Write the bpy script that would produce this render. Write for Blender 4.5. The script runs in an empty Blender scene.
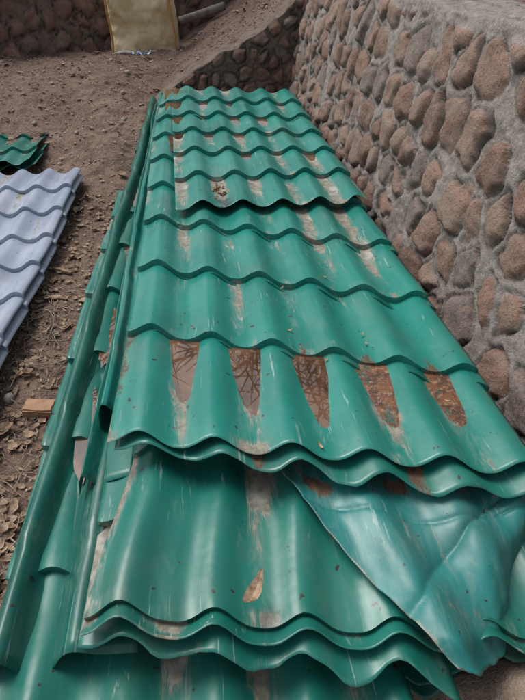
import bpy, math, random
import numpy as np
from mathutils import kdtree, Vector
random.seed(7); np.random.seed(7)
sc=bpy.context.scene
COL=sc.collection
# ---------------- helpers ----------------
def vnoise(x,y,seed=0):
    x=np.asarray(x,float); y=np.asarray(y,float)
    rs=np.random.RandomState(seed); tab=rs.rand(256,256)
    xi=np.floor(x).astype(int); yi=np.floor(y).astype(int)
    fx=x-xi; fy=y-yi; fx=fx*fx*(3-2*fx); fy=fy*fy*(3-2*fy)
    a=tab[xi%256,yi%256]; b=tab[(xi+1)%256,yi%256]; c=tab[xi%256,(yi+1)%256]; d=tab[(xi+1)%256,(yi+1)%256]
    return (a*(1-fx)+b*fx)*(1-fy)+(c*(1-fx)+d*fx)*fy
def fbm(x,y,seed=0,o=4):
    r=0;a=1;t=0
    for i in range(o):
        r=r+a*vnoise(x*2**i+17*i,y*2**i+31*i,seed+i); t+=a; a*=.5
    return r/t
def sst(a,b,x):
    t=np.clip((x-a)/(b-a),0,1); return t*t*(3-2*t)
def grid_mesh(name,X,Y,Z,mat,attrs=None,smooth=True,flip=False,sharp_rows=None):
    nr,nc=X.shape
    me=bpy.data.meshes.new(name)
    co=np.stack([X,Y,Z],-1).reshape(-1,3).astype(np.float32)
    i=np.arange(nr*nc).reshape(nr,nc)
    q=np.stack([i[:-1,:-1],i[:-1,1:],i[1:,1:],i[1:,:-1]],-1).reshape(-1,4)
    if flip: q=q[:,::-1]
    me.vertices.add(len(co)); me.vertices.foreach_set('co',co.ravel())
    me.loops.add(q.size); me.loops.foreach_set('vertex_index',q.ravel().astype(np.int32))
    me.polygons.add(len(q)); me.polygons.foreach_set('loop_start',(np.arange(len(q))*4).astype(np.int32))
    me.polygons.foreach_set('loop_total',np.full(len(q),4,np.int32))
    me.update(calc_edges=True); me.validate()
    if smooth: me.polygons.foreach_set('use_smooth',np.ones(len(me.polygons),bool))
    if sharp_rows is not None:
        ev=np.empty(len(me.edges)*2,np.int32); me.edges.foreach_get('vertices',ev); ev=ev.reshape(-1,2)
        ra,rb=ev[:,0]//nc,ev[:,1]//nc
        sh=(ra==rb)&np.isin(ra,sharp_rows)
        at=me.attributes.new('sharp_edge','BOOLEAN','EDGE'); at.data.foreach_set('value',sh)
    if attrs:
        for k,v in attrs.items():
            at=me.attributes.new(k,'FLOAT','POINT'); at.data.foreach_set('value',v.ravel().astype(np.float32))
    me.materials.append(mat)
    ob=bpy.data.objects.new(name,me); COL.objects.link(ob); return ob
def py_mesh(name,vs,fs,mat,smooth=False):
    me=bpy.data.meshes.new(name); me.from_pydata(vs,[],fs); me.update()
    if smooth: me.polygons.foreach_set('use_smooth',np.ones(len(me.polygons),bool))
    me.materials.append(mat); ob=bpy.data.objects.new(name,me); COL.objects.link(ob); return ob
def empty(name,kids):
    e=bpy.data.objects.new(name,None); COL.objects.link(e)
    for k in kids: k.parent=e
    return e
class NT:
    def __init__(s,name):
        s.m=bpy.data.materials.new(name); s.m.use_nodes=True; s.t=s.m.node_tree
        s.b=s.t.nodes['Principled BSDF']; s.tc=s.t.nodes.new('ShaderNodeTexCoord')
    def set(s,i,v):
        if hasattr(v,'is_output'): s.t.links.new(v,i)
        elif isinstance(v,(tuple,list)) and len(v)==3 and i.type=='RGBA': i.default_value=(*v,1)
        else: i.default_value=v
    def noise(s,sc_,det=5,rough=.55,scale=(1,1,1),dist=0,loc=(0,0,0)):
        mp=s.t.nodes.new('ShaderNodeMapping'); mp.inputs['Scale'].default_value=scale; mp.inputs['Location'].default_value=loc
        s.t.links.new(s.tc.outputs['Object'],mp.inputs[0])
        n=s.t.nodes.new('ShaderNodeTexNoise'); n.inputs['Scale'].default_value=sc_; n.inputs['Detail'].default_value=min(det,4)
        n.inputs['Roughness'].default_value=rough; n.inputs['Distortion'].default_value=dist
        s.t.links.new(mp.outputs[0],n.inputs['Vector']); return n.outputs['Fac']
    def ramp(s,v,a,b,lo=0.,hi=1.):
        n=s.t.nodes.new('ShaderNodeMapRange'); n.interpolation_type='SMOOTHSTEP'
        s.set(n.inputs['Value'],v); n.inputs['From Min'].default_value=a; n.inputs['From Max'].default_value=b
        n.inputs['To Min'].default_value=lo; n.inputs['To Max'].default_value=hi; return n.outputs[0]
    def math(s,op,a,b=0.):
        n=s.t.nodes.new('ShaderNodeMath'); n.operation=op; s.set(n.inputs[0],a); s.set(n.inputs[1],b); n.use_clamp=False; return n.outputs[0]
    def mix(s,f,a,b):
        n=s.t.nodes.new('ShaderNodeMix'); n.data_type='RGBA'; s.set(n.inputs[0],f); s.set(n.inputs[6],a); s.set(n.inputs[7],b); return n.outputs[2]
    def attr(s,k):
        n=s.t.nodes.new('ShaderNodeAttribute'); n.attribute_name=k; return n.outputs['Fac']
    def bump(s,h,st=.3,d=.01):
        n=s.t.nodes.new('ShaderNodeBump'); n.inputs['Strength'].default_value=st; n.inputs['Distance'].default_value=d
        s.set(n.inputs['Height'],h); s.t.links.new(n.outputs[0],s.b.inputs['Normal'])
    def fin(s,col,rough):
        s.set(s.b.inputs['Base Color'],col); s.set(s.b.inputs['Roughness'],rough); return s.m
# ---------------- materials ----------------
def paint(name,c1,c2,fade,dirtcol=(.33,.26,.205),rough=.27,seed=0.,wear=.22):
    n=NT(name); L=(seed,seed*1.7,0)
    col=n.mix(n.ramp(n.noise(2.2,3,.6,loc=L),.35,.68),c1,c2)
    st=n.noise(9,4,.65,(1.0,.22,1.),.3,L)
    col=n.mix(n.ramp(st,.5,.8,0,wear),col,fade)
    scr=n.noise(85,3,.6,(1,.03,1),.5,L)
    col=n.mix(n.math('MULTIPLY',n.ramp(scr,.62,.68),n.ramp(n.noise(5,3,loc=L),.47,.62,0,.5)),col,(.36,.45,.42))
    spk=n.noise(38,2,.5,(1,1,1),0,(3+seed,5,1))
    col=n.mix(n.ramp(spk,.715,.74,0,.9),col,(.03,.018,.012))
    film=n.ramp(n.noise(4,4,.7,(1,.5,1),.5,(seed,2,2)),.48,.8,0,.3)
    col=n.mix(film,col,(.17,.15,.115))
    d=n.attr('dirt'); dn=n.noise(26,4,.78,(1,.22,1),.6,L)
    sm=n.math('ADD',d,n.math('MULTIPLY',n.math('SUBTRACT',dn,.5),2.2))
    col=n.mix(n.ramp(sm,.35,.85,0,.3),col,(.22,.28,.24))
    dm=n.ramp(sm,.66,.95)
    dc=n.mix(n.ramp(n.noise(45,3,.7),.35,.65),dirtcol,tuple(x*.5 for x in dirtcol))
    dc=n.mix(n.ramp(n.noise(9,3,loc=(1,1,1)),.5,.65,0,.7),dc,(.48,.45,.40))
    col=n.mix(n.math('MULTIPLY',dm,.8),col,dc)
    r=n.attr('rust_shade'); rn=n.noise(30,4,.75,(1,.4,1),.8,(9,seed,0))
    rm=n.ramp(n.math('ADD',r,n.math('MULTIPLY',n.math('SUBTRACT',rn,.5),1.8)),.5,.8)
    rc=n.mix(n.ramp(rn,.4,.6),(.19,.085,.04),(.08,.042,.025))
    col=n.mix(n.math('MULTIPLY',rm,.88),col,rc)
    ro=n.math('ADD',n.ramp(st,.3,.8,rough,rough+.22),n.math('MULTIPLY',n.math('ADD',dm,rm),.4))
    n.bump(n.math('ADD',n.math('MULTIPLY',n.noise(14,2),.9),n.math('MULTIPLY',dm,.25)),.3,.007)
    return n.fin(col,ro)
G1=paint('green_paint',(.008,.165,.132),(.015,.21,.168),(.10,.33,.29))
G2=paint('green_paint_dull',(.008,.122,.094),(.014,.16,.125),(.08,.26,.22),seed=4.,wear=.3)
G3=paint('green_paint_bluish',(.011,.15,.142),(.022,.20,.188),(.17,.34,.32),rough=.36,seed=8.,wear=.45)
G4=paint('green_paint_dark',(.006,.088,.068),(.010,.12,.092),(.05,.18,.14),seed=12.)
PU=paint('lavender_paint',(.26,.305,.40),(.33,.37,.46),(.48,.51,.57),dirtcol=(.25,.2,.16),seed=3.,wear=.5,rough=.22)
def stone_mat(name,cA,cB,cC,cD,mort):
    n=NT(name); sid=n.attr('sid'); sm=n.attr('stone')
    col=n.mix(n.ramp(sid,.1,.3),cA,cB); col=n.mix(n.ramp(sid,.42,.5),col,cC); col=n.mix(n.ramp(sid,.82,.86),col,cD)
    n1=n.noise(60,4,.78)
    col=n.mix(n.ramp(n1,.42,.62,0,.55),col,tuple(x*1.45 for x in cA))
    col=n.mix(n.ramp(n.noise(95,4,.75,loc=(2,2,2)),.52,.66,0,.75),col,(.07,.048,.04))
    col=n.mix(n.ramp(n.noise(9,4,.6),.43,.72,0,.55),col,(.36,.30,.255))
    mo=n.mix(n.ramp(n.noise(7,4,.7),.35,.65),mort,tuple(x*.62 for x in mort))
    mo=n.mix(n.ramp(n.noise(40,4,.75),.45,.65,0,.6),mo,tuple(min(1,x*1.35) for x in mort))
    mo=n.mix(n.ramp(n.noise(120,3,.7),.58,.68,0,.6),mo,tuple(x*.3 for x in mort))
    f=n.ramp(n.math('ADD',sm,n.math('MULTIPLY',n.math('SUBTRACT',n1,.5),1.5)),.4,.6)
    col=n.mix(f,mo,col)
    col=n.mix(n.math('MULTIPLY',n.attr('groove'),.9),col,(.035,.025,.02))
    n.bump(n.noise(70,4,.85),1.,.016)
    return n.fin(col,.88)
SW=stone_mat('granite_cobbles',(.30,.18,.135),(.23,.135,.10),(.34,.225,.17),(.20,.175,.16),(.37,.32,.285))
SF=stone_mat('red_cobbles',(.26,.14,.10),(.18,.10,.08),(.22,.13,.10),(.16,.135,.12),(.22,.17,.135))
n=NT('soil'); 
c=n.mix(n.ramp(n.noise(1.3,4,.65),.35,.68),(.165,.10,.075),(.25,.168,.128))
c=n.mix(n.ramp(n.noise(14,4,.75),.43,.63,0,.7),c,(.09,.055,.04))
c=n.mix(n.ramp(n.noise(50,4,.75),.52,.68,0,.75),c,(.34,.27,.22))
c=n.mix(n.ramp(n.noise(110,3,.7),.58,.66,0,.8),c,(.04,.028,.02))
n.bump(n.noise(22,4,.85),1.,.035)
SOIL=n.fin(c,.95)
n=NT('pale_soil')
c=n.mix(n.ramp(n.noise(6,4,.7),.35,.65),(.33,.25,.19),(.21,.155,.115))
c=n.mix(n.ramp(n.noise(70,4,.75),.55,.7,0,.7),c,(.42,.36,.30))
n.bump(n.noise(40,4,.8),1.,.02); SOIL2=n.fin(c,.95)
n=NT('puddle_water')
c=n.mix(n.ramp(n.noise(9,4,.7,(1,.4,1)),.38,.62),(.06,.032,.02),(.15,.082,.046))
c=n.mix(n.ramp(n.noise(40,4,.7),.56,.7,0,.7),c,(.26,.16,.09))
n.b.inputs['IOR'].default_value=2.0
WATER=n.fin(c,.01)
n=NT('rusty_sludge')
c=n.mix(n.ramp(n.noise(25,4,.7),.4,.65),(.17,.07,.03),(.06,.03,.018))
c=n.mix(n.ramp(n.noise(60,4,.7),.5,.68,0,.8),c,(.34,.22,.15))
c=n.mix(n.ramp(n.noise(16,4,.8,(1,.3,1)),.53,.64,0,.85),c,(.012,.10,.075))
n.bump(n.noise(60,4,.8),.6,.008); RUSTY=n.fin(c,.3)
def simple(name,a,b,s=20,rough=.7,bs=.3):
    n=NT(name); c=n.mix(n.ramp(n.noise(s,4,.7),.35,.65),a,b); n.bump(n.noise(s*2,4,.7),bs,.01); return n.fin(c,rough)
LEAF=simple('dead_leaf',(.12,.065,.035),(.38,.27,.18),22)
TWIG=simple('twig_bark',(.12,.08,.055),(.36,.29,.23),30)
PEB=simple('pebble_stone',(.24,.18,.15),(.40,.35,.31),12,.85)
BARK=simple('tree_bark',(.02,.016,.012),(.045,.038,.03),12,.9)
SACK=simple('yellow_canvas',(.50,.39,.20),(.66,.56,.36),5,.7)
SACKT=simple('orange_seam',(.45,.24,.07),(.36,.18,.06),15,.7)
LABEL=simple('white_label',(.6,.58,.52),(.45,.42,.36),12,.7)
BRICK=simple('fired_clay',(.38,.22,.13),(.28,.17,.1),30,.85)
CONC=simple('weathered_concrete',(.25,.22,.19),(.16,.14,.12),10,.9)
BLUE=simple('blue_plastic',(.1,.25,.5),(.6,.65,.7),25,.4)
WOOD=simple('weathered_wood',(.3,.21,.13),(.2,.13,.08),25,.85)
# ---------------- metal tile sheets ----------------
FR=[0,.02,.05,.1,.18,.28,.4,.52,.64,.76,.88,.96,.992]
def tile_sheet(name,P,bounds,waves,mat,phase=0.,amp=.034,step=.025,scal=.02,dirt=.5,rust_shade=0.,dent=.005,seed=1,cpw=14,pw=1.25,dfun=None,rag=0.,thick=.0012,rfun=None):
    vs=[];fr=[];ci=[]
    for k in range(len(bounds)-1):
        b0,b1=bounds[k],bounds[k+1]
        for f in FR: vs.append(b0+(b1-b0)*f); fr.append(f); ci.append(k)
    vs.append(bounds[-1]); fr.append(.995); ci.append(len(bounds)-2)
    vs=np.array(vs); fr=np.array(fr); ci=np.array(ci)
    sharp=np.array([i for i in range(len(fr)) if (fr[i]==0 or fr[i]==.992) and i>0])
    nu=int(waves*cpw)+1; u=np.linspace(0,1,nu)
    U,V=np.meshgrid(u,vs); F=np.repeat(fr[:,None],nu,1)
    S=U*waves+phase
    crest=(.5+.5*np.cos(2*np.pi*S))**pw
    X,Y,Z=P(U,V)
    Y=Y-scal*(1-crest)-.004*np.where(F<.001,1,0)
    if rag>0: 
        w=np.exp(-V/.05); Y=Y+rag*w*(fbm(X*9,X*0+seed,seed,3)-.5)
    Z=Z+amp*crest+step*(1-F)
    Z=Z+dent*2*(fbm(X*4,Y*3,seed,3)-.5)+dent*(fbm(X*14,Y*9,seed+5,2)-.5)
    val=1-crest
    d=val**3*(.35+.65*F)*dirt*(.55+.9*fbm(X*3,Y*2.2,seed+9,3))
    stv=np.floor(S); rr=np.random.RandomState(seed+3).rand(64,64)
    cell=rr[(stv.astype(int))%64,(ci[:,None]+0*stv.astype(int))%64]
    d=d*(.25+1.2*cell)
    if dfun is not None: d=d+dfun(X,Y,val,F)
    d=d+.45*np.where((F<.06),1,0)*sst(.35,.7,fbm(X*20,Y*3,seed+2,2))
    r=rust_shade*val**4*sst(.45,.8,fbm(X*6+3,Y*5,seed+20,3))*1.6+.35*np.where(F>.97,1,0)*fbm(X*8,Y*5,seed+33,2)  # valley rust, plus occlusion shade painted as a grimy line at each step foot
    if rfun is not None: r=r+rfun(X,Y,val,F,ci[:,None]+0*X)
    ob=grid_mesh(name,X,Y,Z,mat,{'dirt':d,'rust_shade':r},sharp_rows=sharp)
    so=ob.modifiers.new('thickness','SOLIDIFY'); so.thickness=thick; so.offset=-1
    return ob
def shearA(v): return -.2-.1*sst(0,.45,v)+.3*sst(1.3,3.3,v)
def floorA(u,v): return .450-.055*u+0*v
def PA(u,v): return -.295+1.1*u+.012*np.sin(v*1.7), .99+v+shearA(v)*u, floorA(u,v)
bA=[0,.49,.93,1.37,1.8,2.24,2.68,3.12,3.56,4.0]
def dA(X,Y,val,F):
    return .9*val**1.5*np.exp(-((Y-2.15)/.4)**2)*sst(.2,.6,X)*fbm(X*5,Y*5,77,3)*1.4+.2*val**2*sst(1.6,3,Y)+.3*val**2*np.exp(-((Y-1.0)/.12)**2)
def rA(X,Y,val,F,C):
    a=np.where(C==0,1,0)*sst(.1,.6,F)*val**2.5*.70
    b=np.where(C==1,1,0)*np.exp(-F/.22)*val**6*.85*sst(.2,.3,X)
    return a+b
def PS(dx,dy,dz,sh=0): 
    return lambda u,v:(-.295+dx+1.1*u+.01*np.sin(v*1.3+dx*9), .99+dy+v+(shearA(v)+sh)*u, floorA(u,v)+dz)
tile_sheet('metal_roof_tile_sheet',PA,bA,5.64,G1,phase=-.45,dirt=.8,rust_shade=.1,seed=1,dfun=dA,rfun=rA)
def PB(u,v): return -.135-.03*v+(.975+.035*v)*u, 2.40+v+.12*u*(1-sst(0,2,v)), .475-.055*u+.004*np.sin(v*3)
bB=[0,.42,.86,1.3,1.74,2.18,2.62]
tile_sheet('metal_roof_tile_sheet',PB,bB,5.0,G1,phase=.36,dirt=.85,rust_shade=.05,seed=21,
  dfun=lambda X,Y,v,F:.15*v**1.5+.6*v*np.exp(-((Y-2.6)/.25)**2)*sst(.2,.5,X),rag=.04)
tile_sheet('metal_roof_tile_sheet',PS(.015,-.015,-.025,-.06),[0,.5,.94,1.38,1.82,2.26,2.7,3.14,3.6,4.05],5.6,G2,phase=-.45,dirt=.6,rust_shade=.9,seed=31,rag=.05)
def PD(u,v): return -.315+1.1*u+.07*sst(0,.5,v)*(1-u), .555+v-.13*u, .348-.095*u+.012*np.sin(v*5)+.02*np.exp(-((u-.1)/.1)**2)
tile_sheet('metal_roof_tile_sheet',PD,[0,.035,.475,.915,1.4,1.9,2.4,2.9],5.6,G2,phase=-.4,dirt=1.1,rust_shade=.12,seed=41,amp=.030,step=.018,scal=.025,dent=.009,pw=1.6)
def mk(dx,dy,dz,sh,seed,mat,x1=1.1,L=2.6,b0=.3,amp=.030,tl=.085,dent=.008):
    def P(u,v): return -.315+dx+x1*u+.01*np.sin(v*2+seed), .555+dy+v+sh*u, dz-tl*x1*u+.008*np.sin(v*3+seed)
    b=[0,b0]; 
    while b[-1]<L: b.append(b[-1]+.44)
    tile_sheet('metal_roof_tile_sheet',P,b,x1/.195,mat,phase=-.4+(dx/.195),dirt=1.,rust_shade=.2,seed=seed,amp=amp,rag=.07,scal=.02,dent=dent)
mk(-.02,-.01,.305,-.14,51,G2,x1=.78,b0=.3)
mk(-.0,-.0,.272,-.12,52,G4,b0=.4,L=4.4)
mk(-.235,-.16,.232,-.08,53,G2,x1=.92,b0=.37,dent=.014)
mk(-.18,-.02,.18,-.1,54,G2,x1=1.2,b0=.2,L=4.4)
mk(-.2,-.04,.14,-.06,55,G4,x1=1.2,b0=.25)
mk(-.16,.02,.10,-.06,56,G2,x1=1.2,b0=.25,L=4.4)
mk(-.22,-.02,.06,-.04,57,G4,x1=1.2,b0=.25,L=4.4,tl=.04)
mk(-.02,2.4,.36,-.0,58,G2,x1=1.1,b0=.25,L=2.2,tl=.05)
mk(-.0,2.3,.31,.02,59,G4,x1=1.1,b0=.15,L=2.3,tl=.05)
def left_sheet(name,prof,y0,y1,mat,seed,dx0,dx1,dirt=.4):
    ys=np.arange(y0,y1,.03); pr=np.array(prof); t=np.linspace(0,len(pr)-1,60)
    px=np.interp(t,range(len(pr)),pr[:,0]); pz=np.interp(t,range(len(pr)),pr[:,1])
    k=np.array([.25,.5,.25])
    for _ in range(6):
        px[1:-1]=np.convolve(px,k,'valid'); pz[1:-1]=np.convolve(pz,k,'valid')
    PX,YY=np.meshgrid(px,ys); PZ,_=np.meshgrid(pz,ys)
    q=(YY-y0)/(y1-y0)
    X=PX+dx0*(1-q)+dx1*q+.04*(fbm(YY*1.3,YY*0,seed,2)-.5)
    cf=((YY-y0-.3)%.46)/.46
    Z=PZ+.012*(1-cf)*sst(.15,.25,PZ)+.02*(fbm(X*8,YY*3,seed,3)-.5)
    d=dirt*fbm(X*4,YY*2,seed+4,3)
    ob=grid_mesh(name,X,YY,Z,mat,{'dirt':d,'rust_shade':d*.3})
    so=ob.modifiers.new('thickness','SOLIDIFY'); so.thickness=.0012
    return ob
left_sheet('metal_roof_tile_sheet',[(-.61,.03),(-.565,.16),(-.53,.27),(-.50,.315),(-.475,.30),(-.455,.245),(-.42,.235),(-.385,.245),(-.36,.30),(-.33,.325),(-.28,.29),(-.2,.28)],.52,5.6,G4,61,-.01,.09,.6)
left_sheet('metal_roof_tile_sheet',[(-.40,.28),(-.39,.335),(-.38,.365),(-.365,.35),(-.345,.32),(-.31,.33),(-.25,.34)],.95,5.3,G2,62,.0,.03,.6)
left_sheet('metal_roof_tile_sheet',[(-.345,.33),(-.34,.39),(-.325,.43),(-.31,.425),(-.295,.40),(-.25,.4)],1.15,5.15,G1,63,-.01,.0,.8)
# torn bluish sheet slumped over the front right
nu,nv=130,100
U,V=np.meshgrid(np.linspace(0,1,nu),np.linspace(0,1,nv))
top_y=.97-.1*U; xl=.10+.325*V+.025*(fbm(V*6,V*0,8,3)-.5); xr=.90-.16*V
yend=.375+.02*U/.3*sst(0,.3,U)+.19*sst(.32,1,U)+.035*(fbm(U*7,U*0,3,3)-.5)
X=xl+(xr-xl)*U; Y=top_y+(yend-top_y)*V
s=(X+.22*Y-.33)/.20
cr=(.5+.5*np.cos(2*np.pi*s))**1.2
Z=.362-.03*U+.036*cr*(.35+.65*sst(0,.3,V))-.006*V
Z=Z+.03*np.sin(np.pi*np.clip(V,0,1))*(.3+.5*U)-.07*sst(.62,1,V)**2*sst(.1,.6,U)-.03*sst(.9,1,V)-.05*sst(.8,1,U)**1.5
crease=np.abs(V-.62+.5*(U-.4)); Z=Z-.014*np.exp(-crease/.03)
crease2=np.abs(V-.35-.35*(U-.2)); Z=Z-.006*np.exp(-crease2/.015)
Z=Z+.016*(fbm(X*5,Y*4,5,3)-.5)+.005*(fbm(X*22,Y*16,55,2)-.5)
d=.6*fbm(X*5,Y*4,12,3)+.4*(1-cr)**2*(1-V)*.6+.9*np.exp(-U/.012)*.6
r=1.1*(1-cr)**3*np.exp(-((V-.2)/.08)**2)+.6*sst(.97,1,V)+.3*np.exp(-crease/.02)+.5*np.exp(-U/.008)
eo=grid_mesh('torn_metal_sheet',X,Y,Z,G3,{'dirt':d,'rust_shade':r}); so=eo.modifiers.new('thickness','SOLIDIFY'); so.thickness=.0015
# puddles lying in the troughs (level water, clipped by the pressed profile)
def puddles():
    vs=[];fs=[];vr=[];frr=[]
    rnd=random.Random(5)
    def patch(x,y0,y1,z,w,rusty,oval=False):
        L,Fc=(vr,frr) if rusty else (vs,fs)
        b=len(L)
        if oval:
            n=26
            for i in range(n):
                t=2*math.pi*i/n; q=1+rnd.uniform(-.12,.12); cy=(y0+y1)/2; hy=(y1-y0)/2
                L.append((x+w*q*math.copysign(abs(math.cos(t))**.8,math.cos(t)),cy+hy*q*math.sin(t),z))
            Fc.append(tuple(range(b,b+n)))
        else:
            L+= [(x-w,y0,z),(x+w,y0,z),(x+w,y1,z),(x-w,y1,z)]; Fc.append((b,b+1,b+2,b+3))
    def do(Pf,bounds,waves,phase,sel,scal=.02):
        for k in range(len(bounds)-1):
            for j in range(0,6):
                u=(j+.5-phase)/waves
                if not(0.02<u<.98): continue
                q=sel(k,j)
                if not q: continue
                lvl,ru=q
                v=bounds[k+1]; x,y,z=Pf(np.array(u),np.array(v-.001))
                x,y,z=float(x),float(y)-scal,float(z)
                c=bounds[k+1]-bounds[k]
                patch(x,y-c*(.82 if j<3 else .74),y+.008,z+lvl,.075,ru)
    def selA(k,j):
        if k==0: return [(.0145,0),(.0165,0),(.019,0),(.0175,1),(.0145,1)][j] if j<5 else None
        if k in(1,2): return None
        return (rnd.uniform(.006,.012),0) if rnd.random()<.25 and k>3 else None
    do(PA,bA,5.64,-.45,selA)
    do(PB,bB,5.0,.36,lambda k,j:(rnd.uniform(.006,.012),0) if (k>0 and rnd.random()<(.5 if j<3 else .15)) else None)
    for y0 in [1.02,1.55,2.1,3.0]:
        patch(-.425+.015*(y0-.7),y0,y0+.40,.262,.034,0,True)
    py_mesh('puddle_water',vs,fs,WATER); py_mesh('rusty_puddle_sludge',vr,frr,RUSTY)
puddles()
# ---------------- lavender + green sheets on the left ----------------
def P2(x0,y0,z0,w,sh=0): return lambda u,v:(x0+w*u+.0*v, y0+v+sh*u, z0+.02*np.sin(v*3)+0*u)
for i,(dz,dx,dy) in enumerate([(.10,0,0),(.065,.02,-.05),(.03,-.02,.04)]):
    tile_sheet('lavender_roof_tile_sheet',P2(-2.12+dx,1.25+dy,dz,1.22),[0,.35,.7,1.05,1.4,1.75,2.1,2.45,2.85],6.2,PU,dirt=.8,seed=71+i,amp=.035)
for i,(dz,dx) in enumerate([(.08,0),(.04,.04)]):
    tile_sheet('metal_roof_tile_sheet',P2(-2.5+dx,4.32,dz,1.15,.06),[0,.3,.65,.75],6,G2,dirt=.7,seed=81+i)
# ---------------- stone walls ----------------
def stone_surface(name,S,T,base,nrm,allow,cell,mat,seed,dep=.03,gap=.012):
    rs=np.random.RandomState(seed)
    s0,s1,t0,t1=S.min()-cell,S.max()+cell,T.min()-cell,T.max()+cell
    pts=[];row=0;t=t0
    while t<t1:
        s=s0+(row%2)*cell*.5
        while s<s1:
            pts.append((s+rs.uniform(-.36,.36)*cell,t+rs.uniform(-.32,.32)*cell)); s+=cell*rs.choice([.65,.85,1.,1.25])
        t+=cell*.9; row+=1
    pts=np.array(pts); n=len(pts)
    rad=cell*rs.uniform(.40,.66,n); cid=rs.rand(n); ang=rs.uniform(-.6,.6,n)+np.where(rs.rand(n)<.6,np.pi,0); asp=rs.uniform(.02,.2,n)
    tilt=rs.uniform(-.3,.3,(n,2)); pro=rs.uniform(.4,1.15,n)
    p=np.stack([S+.03*(fbm(S*11,T*11,seed,3)-.5)*2,T+.03*(fbm(S*11+50,T*11,seed+1,3)-.5)*2],-1).reshape(-1,2)
    kd=kdtree.KDTree(n)
    for i,a in enumerate(pts): kd.insert((a[0],a[1],0),i)
    kd.balance()
    F1=np.empty(len(p));F2=np.empty(len(p));I=np.empty(len(p),int)
    for i,(a,b) in enumerate(p.tolist()):
        r=kd.find_n((a,b,0),2); I[i]=r[0][1]; F1[i]=r[0][2]; F2[i]=r[1][2]
    dv=p-pts[I]; th=np.arctan2(dv[:,1],dv[:,0])
    R=rad[I]*(1+asp[I]*np.cos(2*th-ang[I])+.08*np.cos(3*th+ang[I]*3)+.05*np.cos(5*th+ang[I]*7))
    m=np.minimum((F2-F1)/2-gap,(R-F1)).reshape(S.shape)
    m=m+.012*(fbm(S*30,T*30,seed+3,3)-.5)
    st=sst(0,.010,m)*allow
    dome=sst(0,cell*.18,m)**.6*dep*pro[I].reshape(S.shape)
    tl=((dv*tilt[I]).sum(1)).reshape(S.shape)
    grv=np.exp(-((m-.001)/.0065)**2)*allow
    h=st*(dome+tl*.6+.002+.016*(fbm(S*12,T*12,seed+17,3)-.5))-grv*.012+.034*(fbm(S*6,T*6,seed+7,4)-.5)*(1-.5*st)+.022*(fbm(S*26,T*26,seed+8,3)-.5)*(1-.5*st)
    gn=grv*sst(.32,.58,fbm(S*7,T*7,seed+11,3))
    return grid_mesh(name,base[0]+nrm[0]*h,base[1]+nrm[1]*h,base[2]+nrm[2]*h,mat,{'stone':st,'sid':cid[I].reshape(S.shape),'groove':gn})
H=1.275; ss=np.concatenate([np.arange(-1.2,.6,.02),np.arange(.6,5.75,.0095)]); tt=np.arange(0.15,H+.42,.0095)
S,T=np.meshgrid(ss,tt); zz=np.minimum(T,H); over=np.maximum(T-H,0)
top=.012*np.sin(S*2.1)+.05*(fbm(S*3,S*0,4,4)-.5)
bx=.864+.19*zz+over; bz=zz+top*sst(.8,H,T)-.01*sst(.15,.4,over)
w=sst(H-.03,H+.03,T)
nx=-(1-w); nz=w+.15*(1-w)
face=stone_surface('face',S,T,(bx,S,bz),(nx,0*S,nz),1-sst(H-.07,H-.03,T),.212,SW,101,dep=.028,gap=.013)
empty('stone_retaining_wall',[face])
xs=np.arange(-.85,1.16,.013); qs=np.concatenate([np.linspace(0,1,80),1+np.arange(1,28)*.013])
XX,Q=np.meshgrid(xs,qs); Ht=np.maximum(.58*(XX+.83),.03)+.10*(fbm(XX*4,XX*0,6,3)-.5); q1=np.minimum(Q,1); ov=np.maximum(Q-1,0)
zt=q1*Ht; w=sst(.97,1.03,Q)
fc=stone_surface('face',XX,zt+ov,(XX,5.6+.08*zt+ov,zt+.02*ov),(-.45*w,-(1-w),.9*w+.1),1-sst(.93,1.0,Q)*.7,.17,SF,111,dep=.03)
empty('stone_wing_wall',[fc])
ss=np.arange(-6,1.9,.025); tt=np.arange(0,1.55,.025); S,T=np.meshgrid(ss,tt); Hf=1.12; zz=np.minimum(T,Hf); ov=np.maximum(T-Hf,0); w=sst(Hf-.03,Hf+.03,T)
cx,cy=.894,.447
fc=stone_surface('face',S,T,(-1+S*cx-cy*ov,8.1+S*cy+cx*ov+.05*zz,.2+zz),(cy*(1-w),-cx*(1-w),w+.0),1-sst(Hf-.08,Hf-.03,T),.27,SF,121,dep=.05,gap=.016)
empty('stone_boundary_wall',[fc])
# ---------------- ground ----------------
def gz(X,Y):
    z=.40*sst(4.3,7.4,Y)+.10*np.exp(-(((X+1.5)/.9)**2+((Y-5.9)/.8)**2))+.10*np.exp(-(((X+.75)/.35)**2+((Y-5.2)/1.2)**2))
    z=z+.10*(fbm(X*1.2,Y*1.2,40,3)-.5)+.08*(fbm(X*5,Y*5,41,4)-.5)+.035*(fbm(X*16,Y*16,48,2)-.5)
    z=z-.03*sst(-.75,-.45,X)*(1-sst(4.5,5.2,Y))
    bank=np.clip(.58*(X+.83),0,1.27)+.12*(fbm(X*4,Y*4,44,4)-.5)
    z=np.maximum(z,bank*sst(5.78,5.95,Y)*1.0)
    yl=8.1+.5*(X+1)
    z=np.maximum(z,1.28*sst(yl+.2,yl+.4,Y))
    te=1.25+.06*(fbm(X*3,Y*3,45,3)-.5)
    z=np.maximum(z,te*sst(1.2,1.36,X))
    return z
geo=lambda a:np.cumsum(.05*1.22**np.arange(a))
g=geo(42)
xs=np.concatenate([(-3.6-g)[::-1],np.arange(-3.6,2.0,.026),2.0+g]); ys=np.concatenate([(-.3-g)[::-1],np.arange(-.3,8.8,.028),8.8+g])
X,Y=np.meshgrid(xs,ys); grid_mesh('ground',X,Y,gz(X,Y),SOIL)
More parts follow.
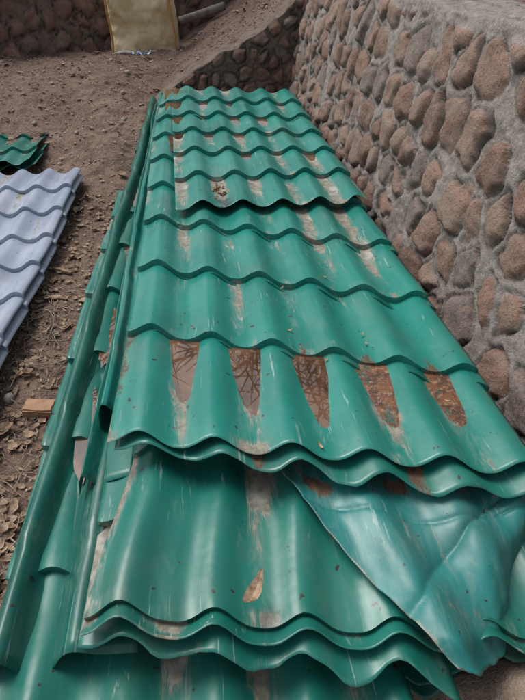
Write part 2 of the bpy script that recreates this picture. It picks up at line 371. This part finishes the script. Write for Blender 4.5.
x=np.linspace(.36,1.0,80);y=np.linspace(.0,.66,80);X,Y=np.meshgrid(x,y)
hz=.27*np.exp(-(((X-.74)/.24)**4+((Y-.31)/.19)**4))+.04*(fbm(X*14,Y*14,60,4)-.5)-.01
grid_mesh('soil_heap',X,Y,hz,SOIL2)
def GV(P_): 
    P_=np.array(P_); return gz(P_[:,0],P_[:,1])
G=lambda x,y: float(gz(np.array([float(x)]),np.array([float(y)]))[0])
# ---------------- litter ----------------
rnd=random.Random(3)
def leaf(vs,fs,x,y,z,L,W,a,curl):
    b=len(vs); ca,sa=math.cos(a),math.sin(a); tx=rnd.uniform(-.4,.4)
    n=5
    for i in range(n+1):
        t=i/n; w=W*math.sin(math.pi*min(max(t,.03),.97))**.8
        l=(t-.5)*L
        for sg in (-1,0,1):
            px,py=l,sg*w; pz=curl*L*(t-.5)**2*2+abs(sg)*w*.5+tx*px*.3
            vs.append((x+px*ca-py*sa,y+px*sa+py*ca,z+pz))
    for i in range(n):
        for k in range(2):
            p=b+i*3+k; fs.append((p,p+1,p+4,p+3))
P_=[]
for i in range(5200):
    if i<2400: 
        y=.6+3.2*rnd.random()**1.6; P_.append((rnd.uniform(-1.3,-.5),y))
    elif i<4000: P_.append((rnd.uniform(-2.8,-.5),rnd.uniform(2.5,8)))
    elif i<4600: P_.append((rnd.uniform(1.15,2.6),rnd.uniform(1,6)))
    else: P_.append((rnd.uniform(-.8,1.1),rnd.uniform(5.9,8)))
zs=GV(P_); vs=[];fs=[]
for (x,y),z in zip(P_,zs):
    if 1.1<x<1.5: z=max(z,1.30)
    L=rnd.uniform(.010,.048)*(1+(rnd.random()<.08)) ; leaf(vs,fs,x,y,float(z)+.008,L,L*rnd.uniform(.12,.42),rnd.uniform(0,6.3),rnd.uniform(0,.8))
py_mesh('leaf_litter',vs,fs,LEAF)
vs=[];fs=[]; leaf(vs,fs,.045,.56,.40,.085,.016,1.0,.9); 
for i in range(40):
    v=rnd.uniform(0,2.5); u=rnd.uniform(.05,.95); x,y,z=PA(u,v); leaf(vs,fs,float(x),float(y),float(z)+.03,rnd.uniform(.012,.03),.004,rnd.uniform(0,6),.6)
for i in range(11): leaf(vs,fs,.09+rnd.gauss(0,.025),2.5+rnd.gauss(0,.03),.525+rnd.random()*.01,rnd.uniform(.03,.06),.012,rnd.uniform(0,6),.7)
py_mesh('fallen_leaves',vs,fs,LEAF)
def tube(vs,fs,pts,rads,n=5):
    b=len(vs)
    for i,p in enumerate(pts):
        p0=pts[max(i-1,0)]; p1=pts[min(i+1,len(pts)-1)]
        q=Vector([p1[k]-p0[k] for k in range(3)]); q.normalize()
        a=q.cross(Vector((.31,.21,.93))); a.normalize(); c=q.cross(a)
        for k in range(n):
            t=2*math.pi*k/n; o=(a*math.cos(t)+c*math.sin(t))*rads[i]; vs.append((p[0]+o.x,p[1]+o.y,p[2]+o.z))
    for i in range(len(pts)-1):
        for k in range(n):
            k2=(k+1)%n; fs.append((b+i*n+k,b+i*n+k2,b+(i+1)*n+k2,b+(i+1)*n+k))
paths=[]
for i in range(900):
    if i<640: x=rnd.uniform(-1.5,-.58); y=rnd.uniform(.6,2.6)
    else: x=rnd.uniform(-2.4,-.55); y=rnd.uniform(2,7.5)
    a=rnd.uniform(0,6.3); L=rnd.uniform(.04,.3); pts=[]
    for k in range(6):
        pts.append((x,y)); a+=rnd.uniform(-.4,.4); x+=math.cos(a)*L/5; y+=math.sin(a)*L/5
    paths.append(pts)
zs=GV([p for q in paths for p in q]).reshape(-1,6); vs=[];fs=[]
for pts,z in zip(paths,zs):
    r=rnd.uniform(.0012,.0036); zz_=max(z)
    tube(vs,fs,[(p[0],p[1],float(.4*z[k]+.6*zz_)+.006+rnd.uniform(0,.01)) for k,p in enumerate(pts)],[r*(1-.12*k) for k in range(6)],4)
py_mesh('fallen_twigs',vs,fs,TWIG,True)
import bmesh
bm=bmesh.new(); bmesh.ops.create_icosphere(bm,subdivisions=1,radius=1); iv=[tuple(v.co) for v in bm.verts]; iff=[tuple(v.index for v in f.verts) for f in bm.faces]; bm.free()
P_=[(rnd.uniform(-2.6,-.5),rnd.uniform(.5,8)) if i<1300 else (rnd.uniform(-.3,1.1),rnd.uniform(6,8)) for i in range(1700)]
zs=GV(P_); vs=[];fs=[]
for (x,y),z in zip(P_,zs):
    r=rnd.uniform(.003,.012)*(1+1.8*(rnd.random()<.07)); b=len(vs); z=float(z); sx,sy,sz=[rnd.uniform(.7,1.3) for _ in range(3)]
    vs+=[(x+v[0]*r*sx,y+v[1]*r*sy,z+r*.3+v[2]*r*.7*sz) for v in iv]; fs+=[tuple(b+q for q in f) for f in iff]
py_mesh('pebbles',vs,fs,PEB,True)
# ---------------- brick / wood offcut ----------------
def box(name,cx_,cy_,cz,sx,sy,sz,rot,mat,bev=.006):
    bm=bmesh.new(); bmesh.ops.create_cube(bm,size=1); bmesh.ops.scale(bm,vec=(sx,sy,sz),verts=bm.verts)
    bmesh.ops.bevel(bm,geom=bm.edges[:],offset=bev,segments=2,affect='EDGES')
    bmesh.ops.subdivide_edges(bm,edges=bm.edges[:],cuts=2,use_grid_fill=True)
    for v in bm.verts: v.co+=Vector((rnd.uniform(-1,1)*.002,rnd.uniform(-1,1)*.002,rnd.uniform(-1,1)*.002))
    me=bpy.data.meshes.new(name); bm.to_mesh(me); bm.free(); me.materials.append(mat)
    o=bpy.data.objects.new(name,me); o.location=(cx_,cy_,cz); o.rotation_euler=rot; COL.objects.link(o); return o
box('broken_brick',-.71,1.60,G(-.71,1.6)+.022,.12,.07,.055,(.06,.08,-.1),BRICK)
box('wood_offcut',-.83,2.75,G(-.83,2.75)+.015,.13,.022,.014,(.0,.05,-.5),WOOD,.003)
vs=[];fs=[]; pts=[(-.15+.06*i,8.15+.015*i,.66+.015*i) for i in range(11)]; tube(vs,fs,pts,[.05]*11,10); fs.append(tuple(range(10))[::-1]); fs.append(tuple(range(len(vs)-10,len(vs))))
py_mesh('fallen_concrete_post',vs,fs,CONC,True)
# ---------------- yellow sack ----------------
def sack():
    nx,nz=80,70; th=np.linspace(0,2*np.pi,nx*2+1); z=np.linspace(0,1,nz); TH,Zz=np.meshgrid(th,z)
    c=np.cos(TH); s_=np.sin(TH); e=.5
    rx=.40*(1-.05*Zz)*(1+.06*np.sin(np.pi*Zz)); ry=.22*(1-.25*Zz)
    X=np.sign(c)*np.abs(c)**e*rx; Y=np.sign(s_)*np.abs(s_)**e*ry
    f=.14*(fbm(X*5+4,Zz*4,90,4)-.5)+.04*np.abs(np.sin(X*9+Zz*5))
    Y=Y+f; X=X+f*.5
    k=[grid_mesh('body',X-.60,Y+7.72,.36+Zz*1.05+.04*np.sin(X*9)*sst(.8,1,Zz),SACK)]
    k.append(grid_mesh('folded_top',np.stack([X[-1]*(1-.9*t)-.6 for t in np.linspace(0,1,8)]),np.stack([Y[-1]*(1-.9*t)+7.72 for t in np.linspace(0,1,8)]),np.stack([1.41+.04*np.sin(X[-1]*9)+.05*np.sin(t*3) for t in np.linspace(0,1,8)]),SACK))
    for sx in(-.385,.375):
        vs=[];fs=[]; tube(vs,fs,[(-.6+sx*(1-.05*t)+.015*math.sin(t*9),7.50+.06*t,.37+1.05*t) for t in np.linspace(0,1,20)],[.014]*20,8); k.append(py_mesh('side_seam',vs,fs,SACKT,True))
    vs=[];fs=[]; tube(vs,fs,[(-.6+t,7.49+.01*math.sin(t*14),.40+.012*math.sin(t*20)) for t in np.linspace(-.39,.38,24)],[.018]*24,8); k.append(py_mesh('bottom_hem',vs,fs,LABEL,True))
    empty('yellow_bulk_sack',k)
sack()
vs=[];fs=[]
for i in range(7): leaf(vs,fs,-.62+rnd.gauss(0,.07),7.2+rnd.gauss(0,.06),G(-.6,7.2)+.03,rnd.uniform(.06,.12),.025,rnd.uniform(0,6),.8)
py_mesh('plastic_wrapper',vs,fs,BLUE)
# ---------------- bare trees behind the walls ----------------
def tree(name,x,y,z,h,seed,r0=.13):
    r=random.Random(seed); vs=[];fs=[]
    def br(p,d,L,rad,lev):
        n=5; pts=[tuple(p)]; dd=Vector(d)
        for i in range(n):
            dd=dd+Vector((r.gauss(0,.15),r.gauss(0,.15),r.gauss(0,.08)+.02)); dd.normalize(); q=Vector(pts[-1])+dd*L/n; pts.append(tuple(q))
        tube(vs,fs,pts,[rad*(1-.12*i) for i in range(n+1)],6 if lev<2 else 3)
        if lev>=4: return
        for i in range(3 if lev==0 else 1,n+1):
            for _ in range(2 if lev<2 else 1):
                if lev>0 and r.random()<.12: continue
                a=Vector((r.gauss(0,1),r.gauss(0,1),r.gauss(.2,.6))); a.normalize()
                nd=dd*.5+a*.85; nd.normalize()
                br(pts[i],nd,L*r.uniform(.5,.75),rad*(.66-.03*i),lev+1)
    br((x,y,z),(0,0,1),h*.42,r0,0)
    py_mesh(name,vs,fs,BARK,True); return len(fs)
tree('bare_tree',1.8,6.6,1.2,8.,2,.17);tree('bare_tree',-.3,9.6,1.2,10,9,.24)
# ---------------- light ----------------
w=bpy.data.worlds.new('World'); sc.world=w; w.use_nodes=True; nt=w.node_tree
sky=nt.nodes.new('ShaderNodeTexSky'); sky.sky_type='NISHITA'; sky.sun_disc=False
el,az=math.radians(60),math.radians(-52)
sky.sun_elevation=el; sky.sun_rotation=az; sky.dust_density=4; sky.air_density=1.
hs=nt.nodes.new('ShaderNodeHueSaturation'); hs.inputs['Saturation'].default_value=.35
nt.links.new(sky.outputs[0],hs.inputs['Color']); nt.links.new(hs.outputs[0],nt.nodes['Background'].inputs[0]); nt.nodes['Background'].inputs[1].default_value=.15
sl=bpy.data.lights.new('sun','SUN'); sl.energy=2.1; sl.angle=math.radians(30); sl.color=(1,.98,.95)
so=bpy.data.objects.new('sun',sl); COL.objects.link(so)
dirv=Vector((math.sin(az)*math.cos(el),math.cos(az)*math.cos(el),math.sin(el))); so.rotation_euler=dirv.to_track_quat('Z','Y').to_euler()
# ---------------- camera ----------------
cd=bpy.data.cameras.new('camera'); cd.sensor_fit='VERTICAL'; cd.sensor_height=24; cd.sensor_width=18; cd.lens=18; cd.clip_end=3000; cd.clip_start=.02
co=bpy.data.objects.new('camera',cd); co.location=(0,0,1.5); co.rotation_euler=(math.radians(52),0,math.radians(-6.6)); COL.objects.link(co); sc.camera=co
sc.view_settings.view_transform='Standard'; sc.view_settings.look='None'; sc.view_settings.exposure=0
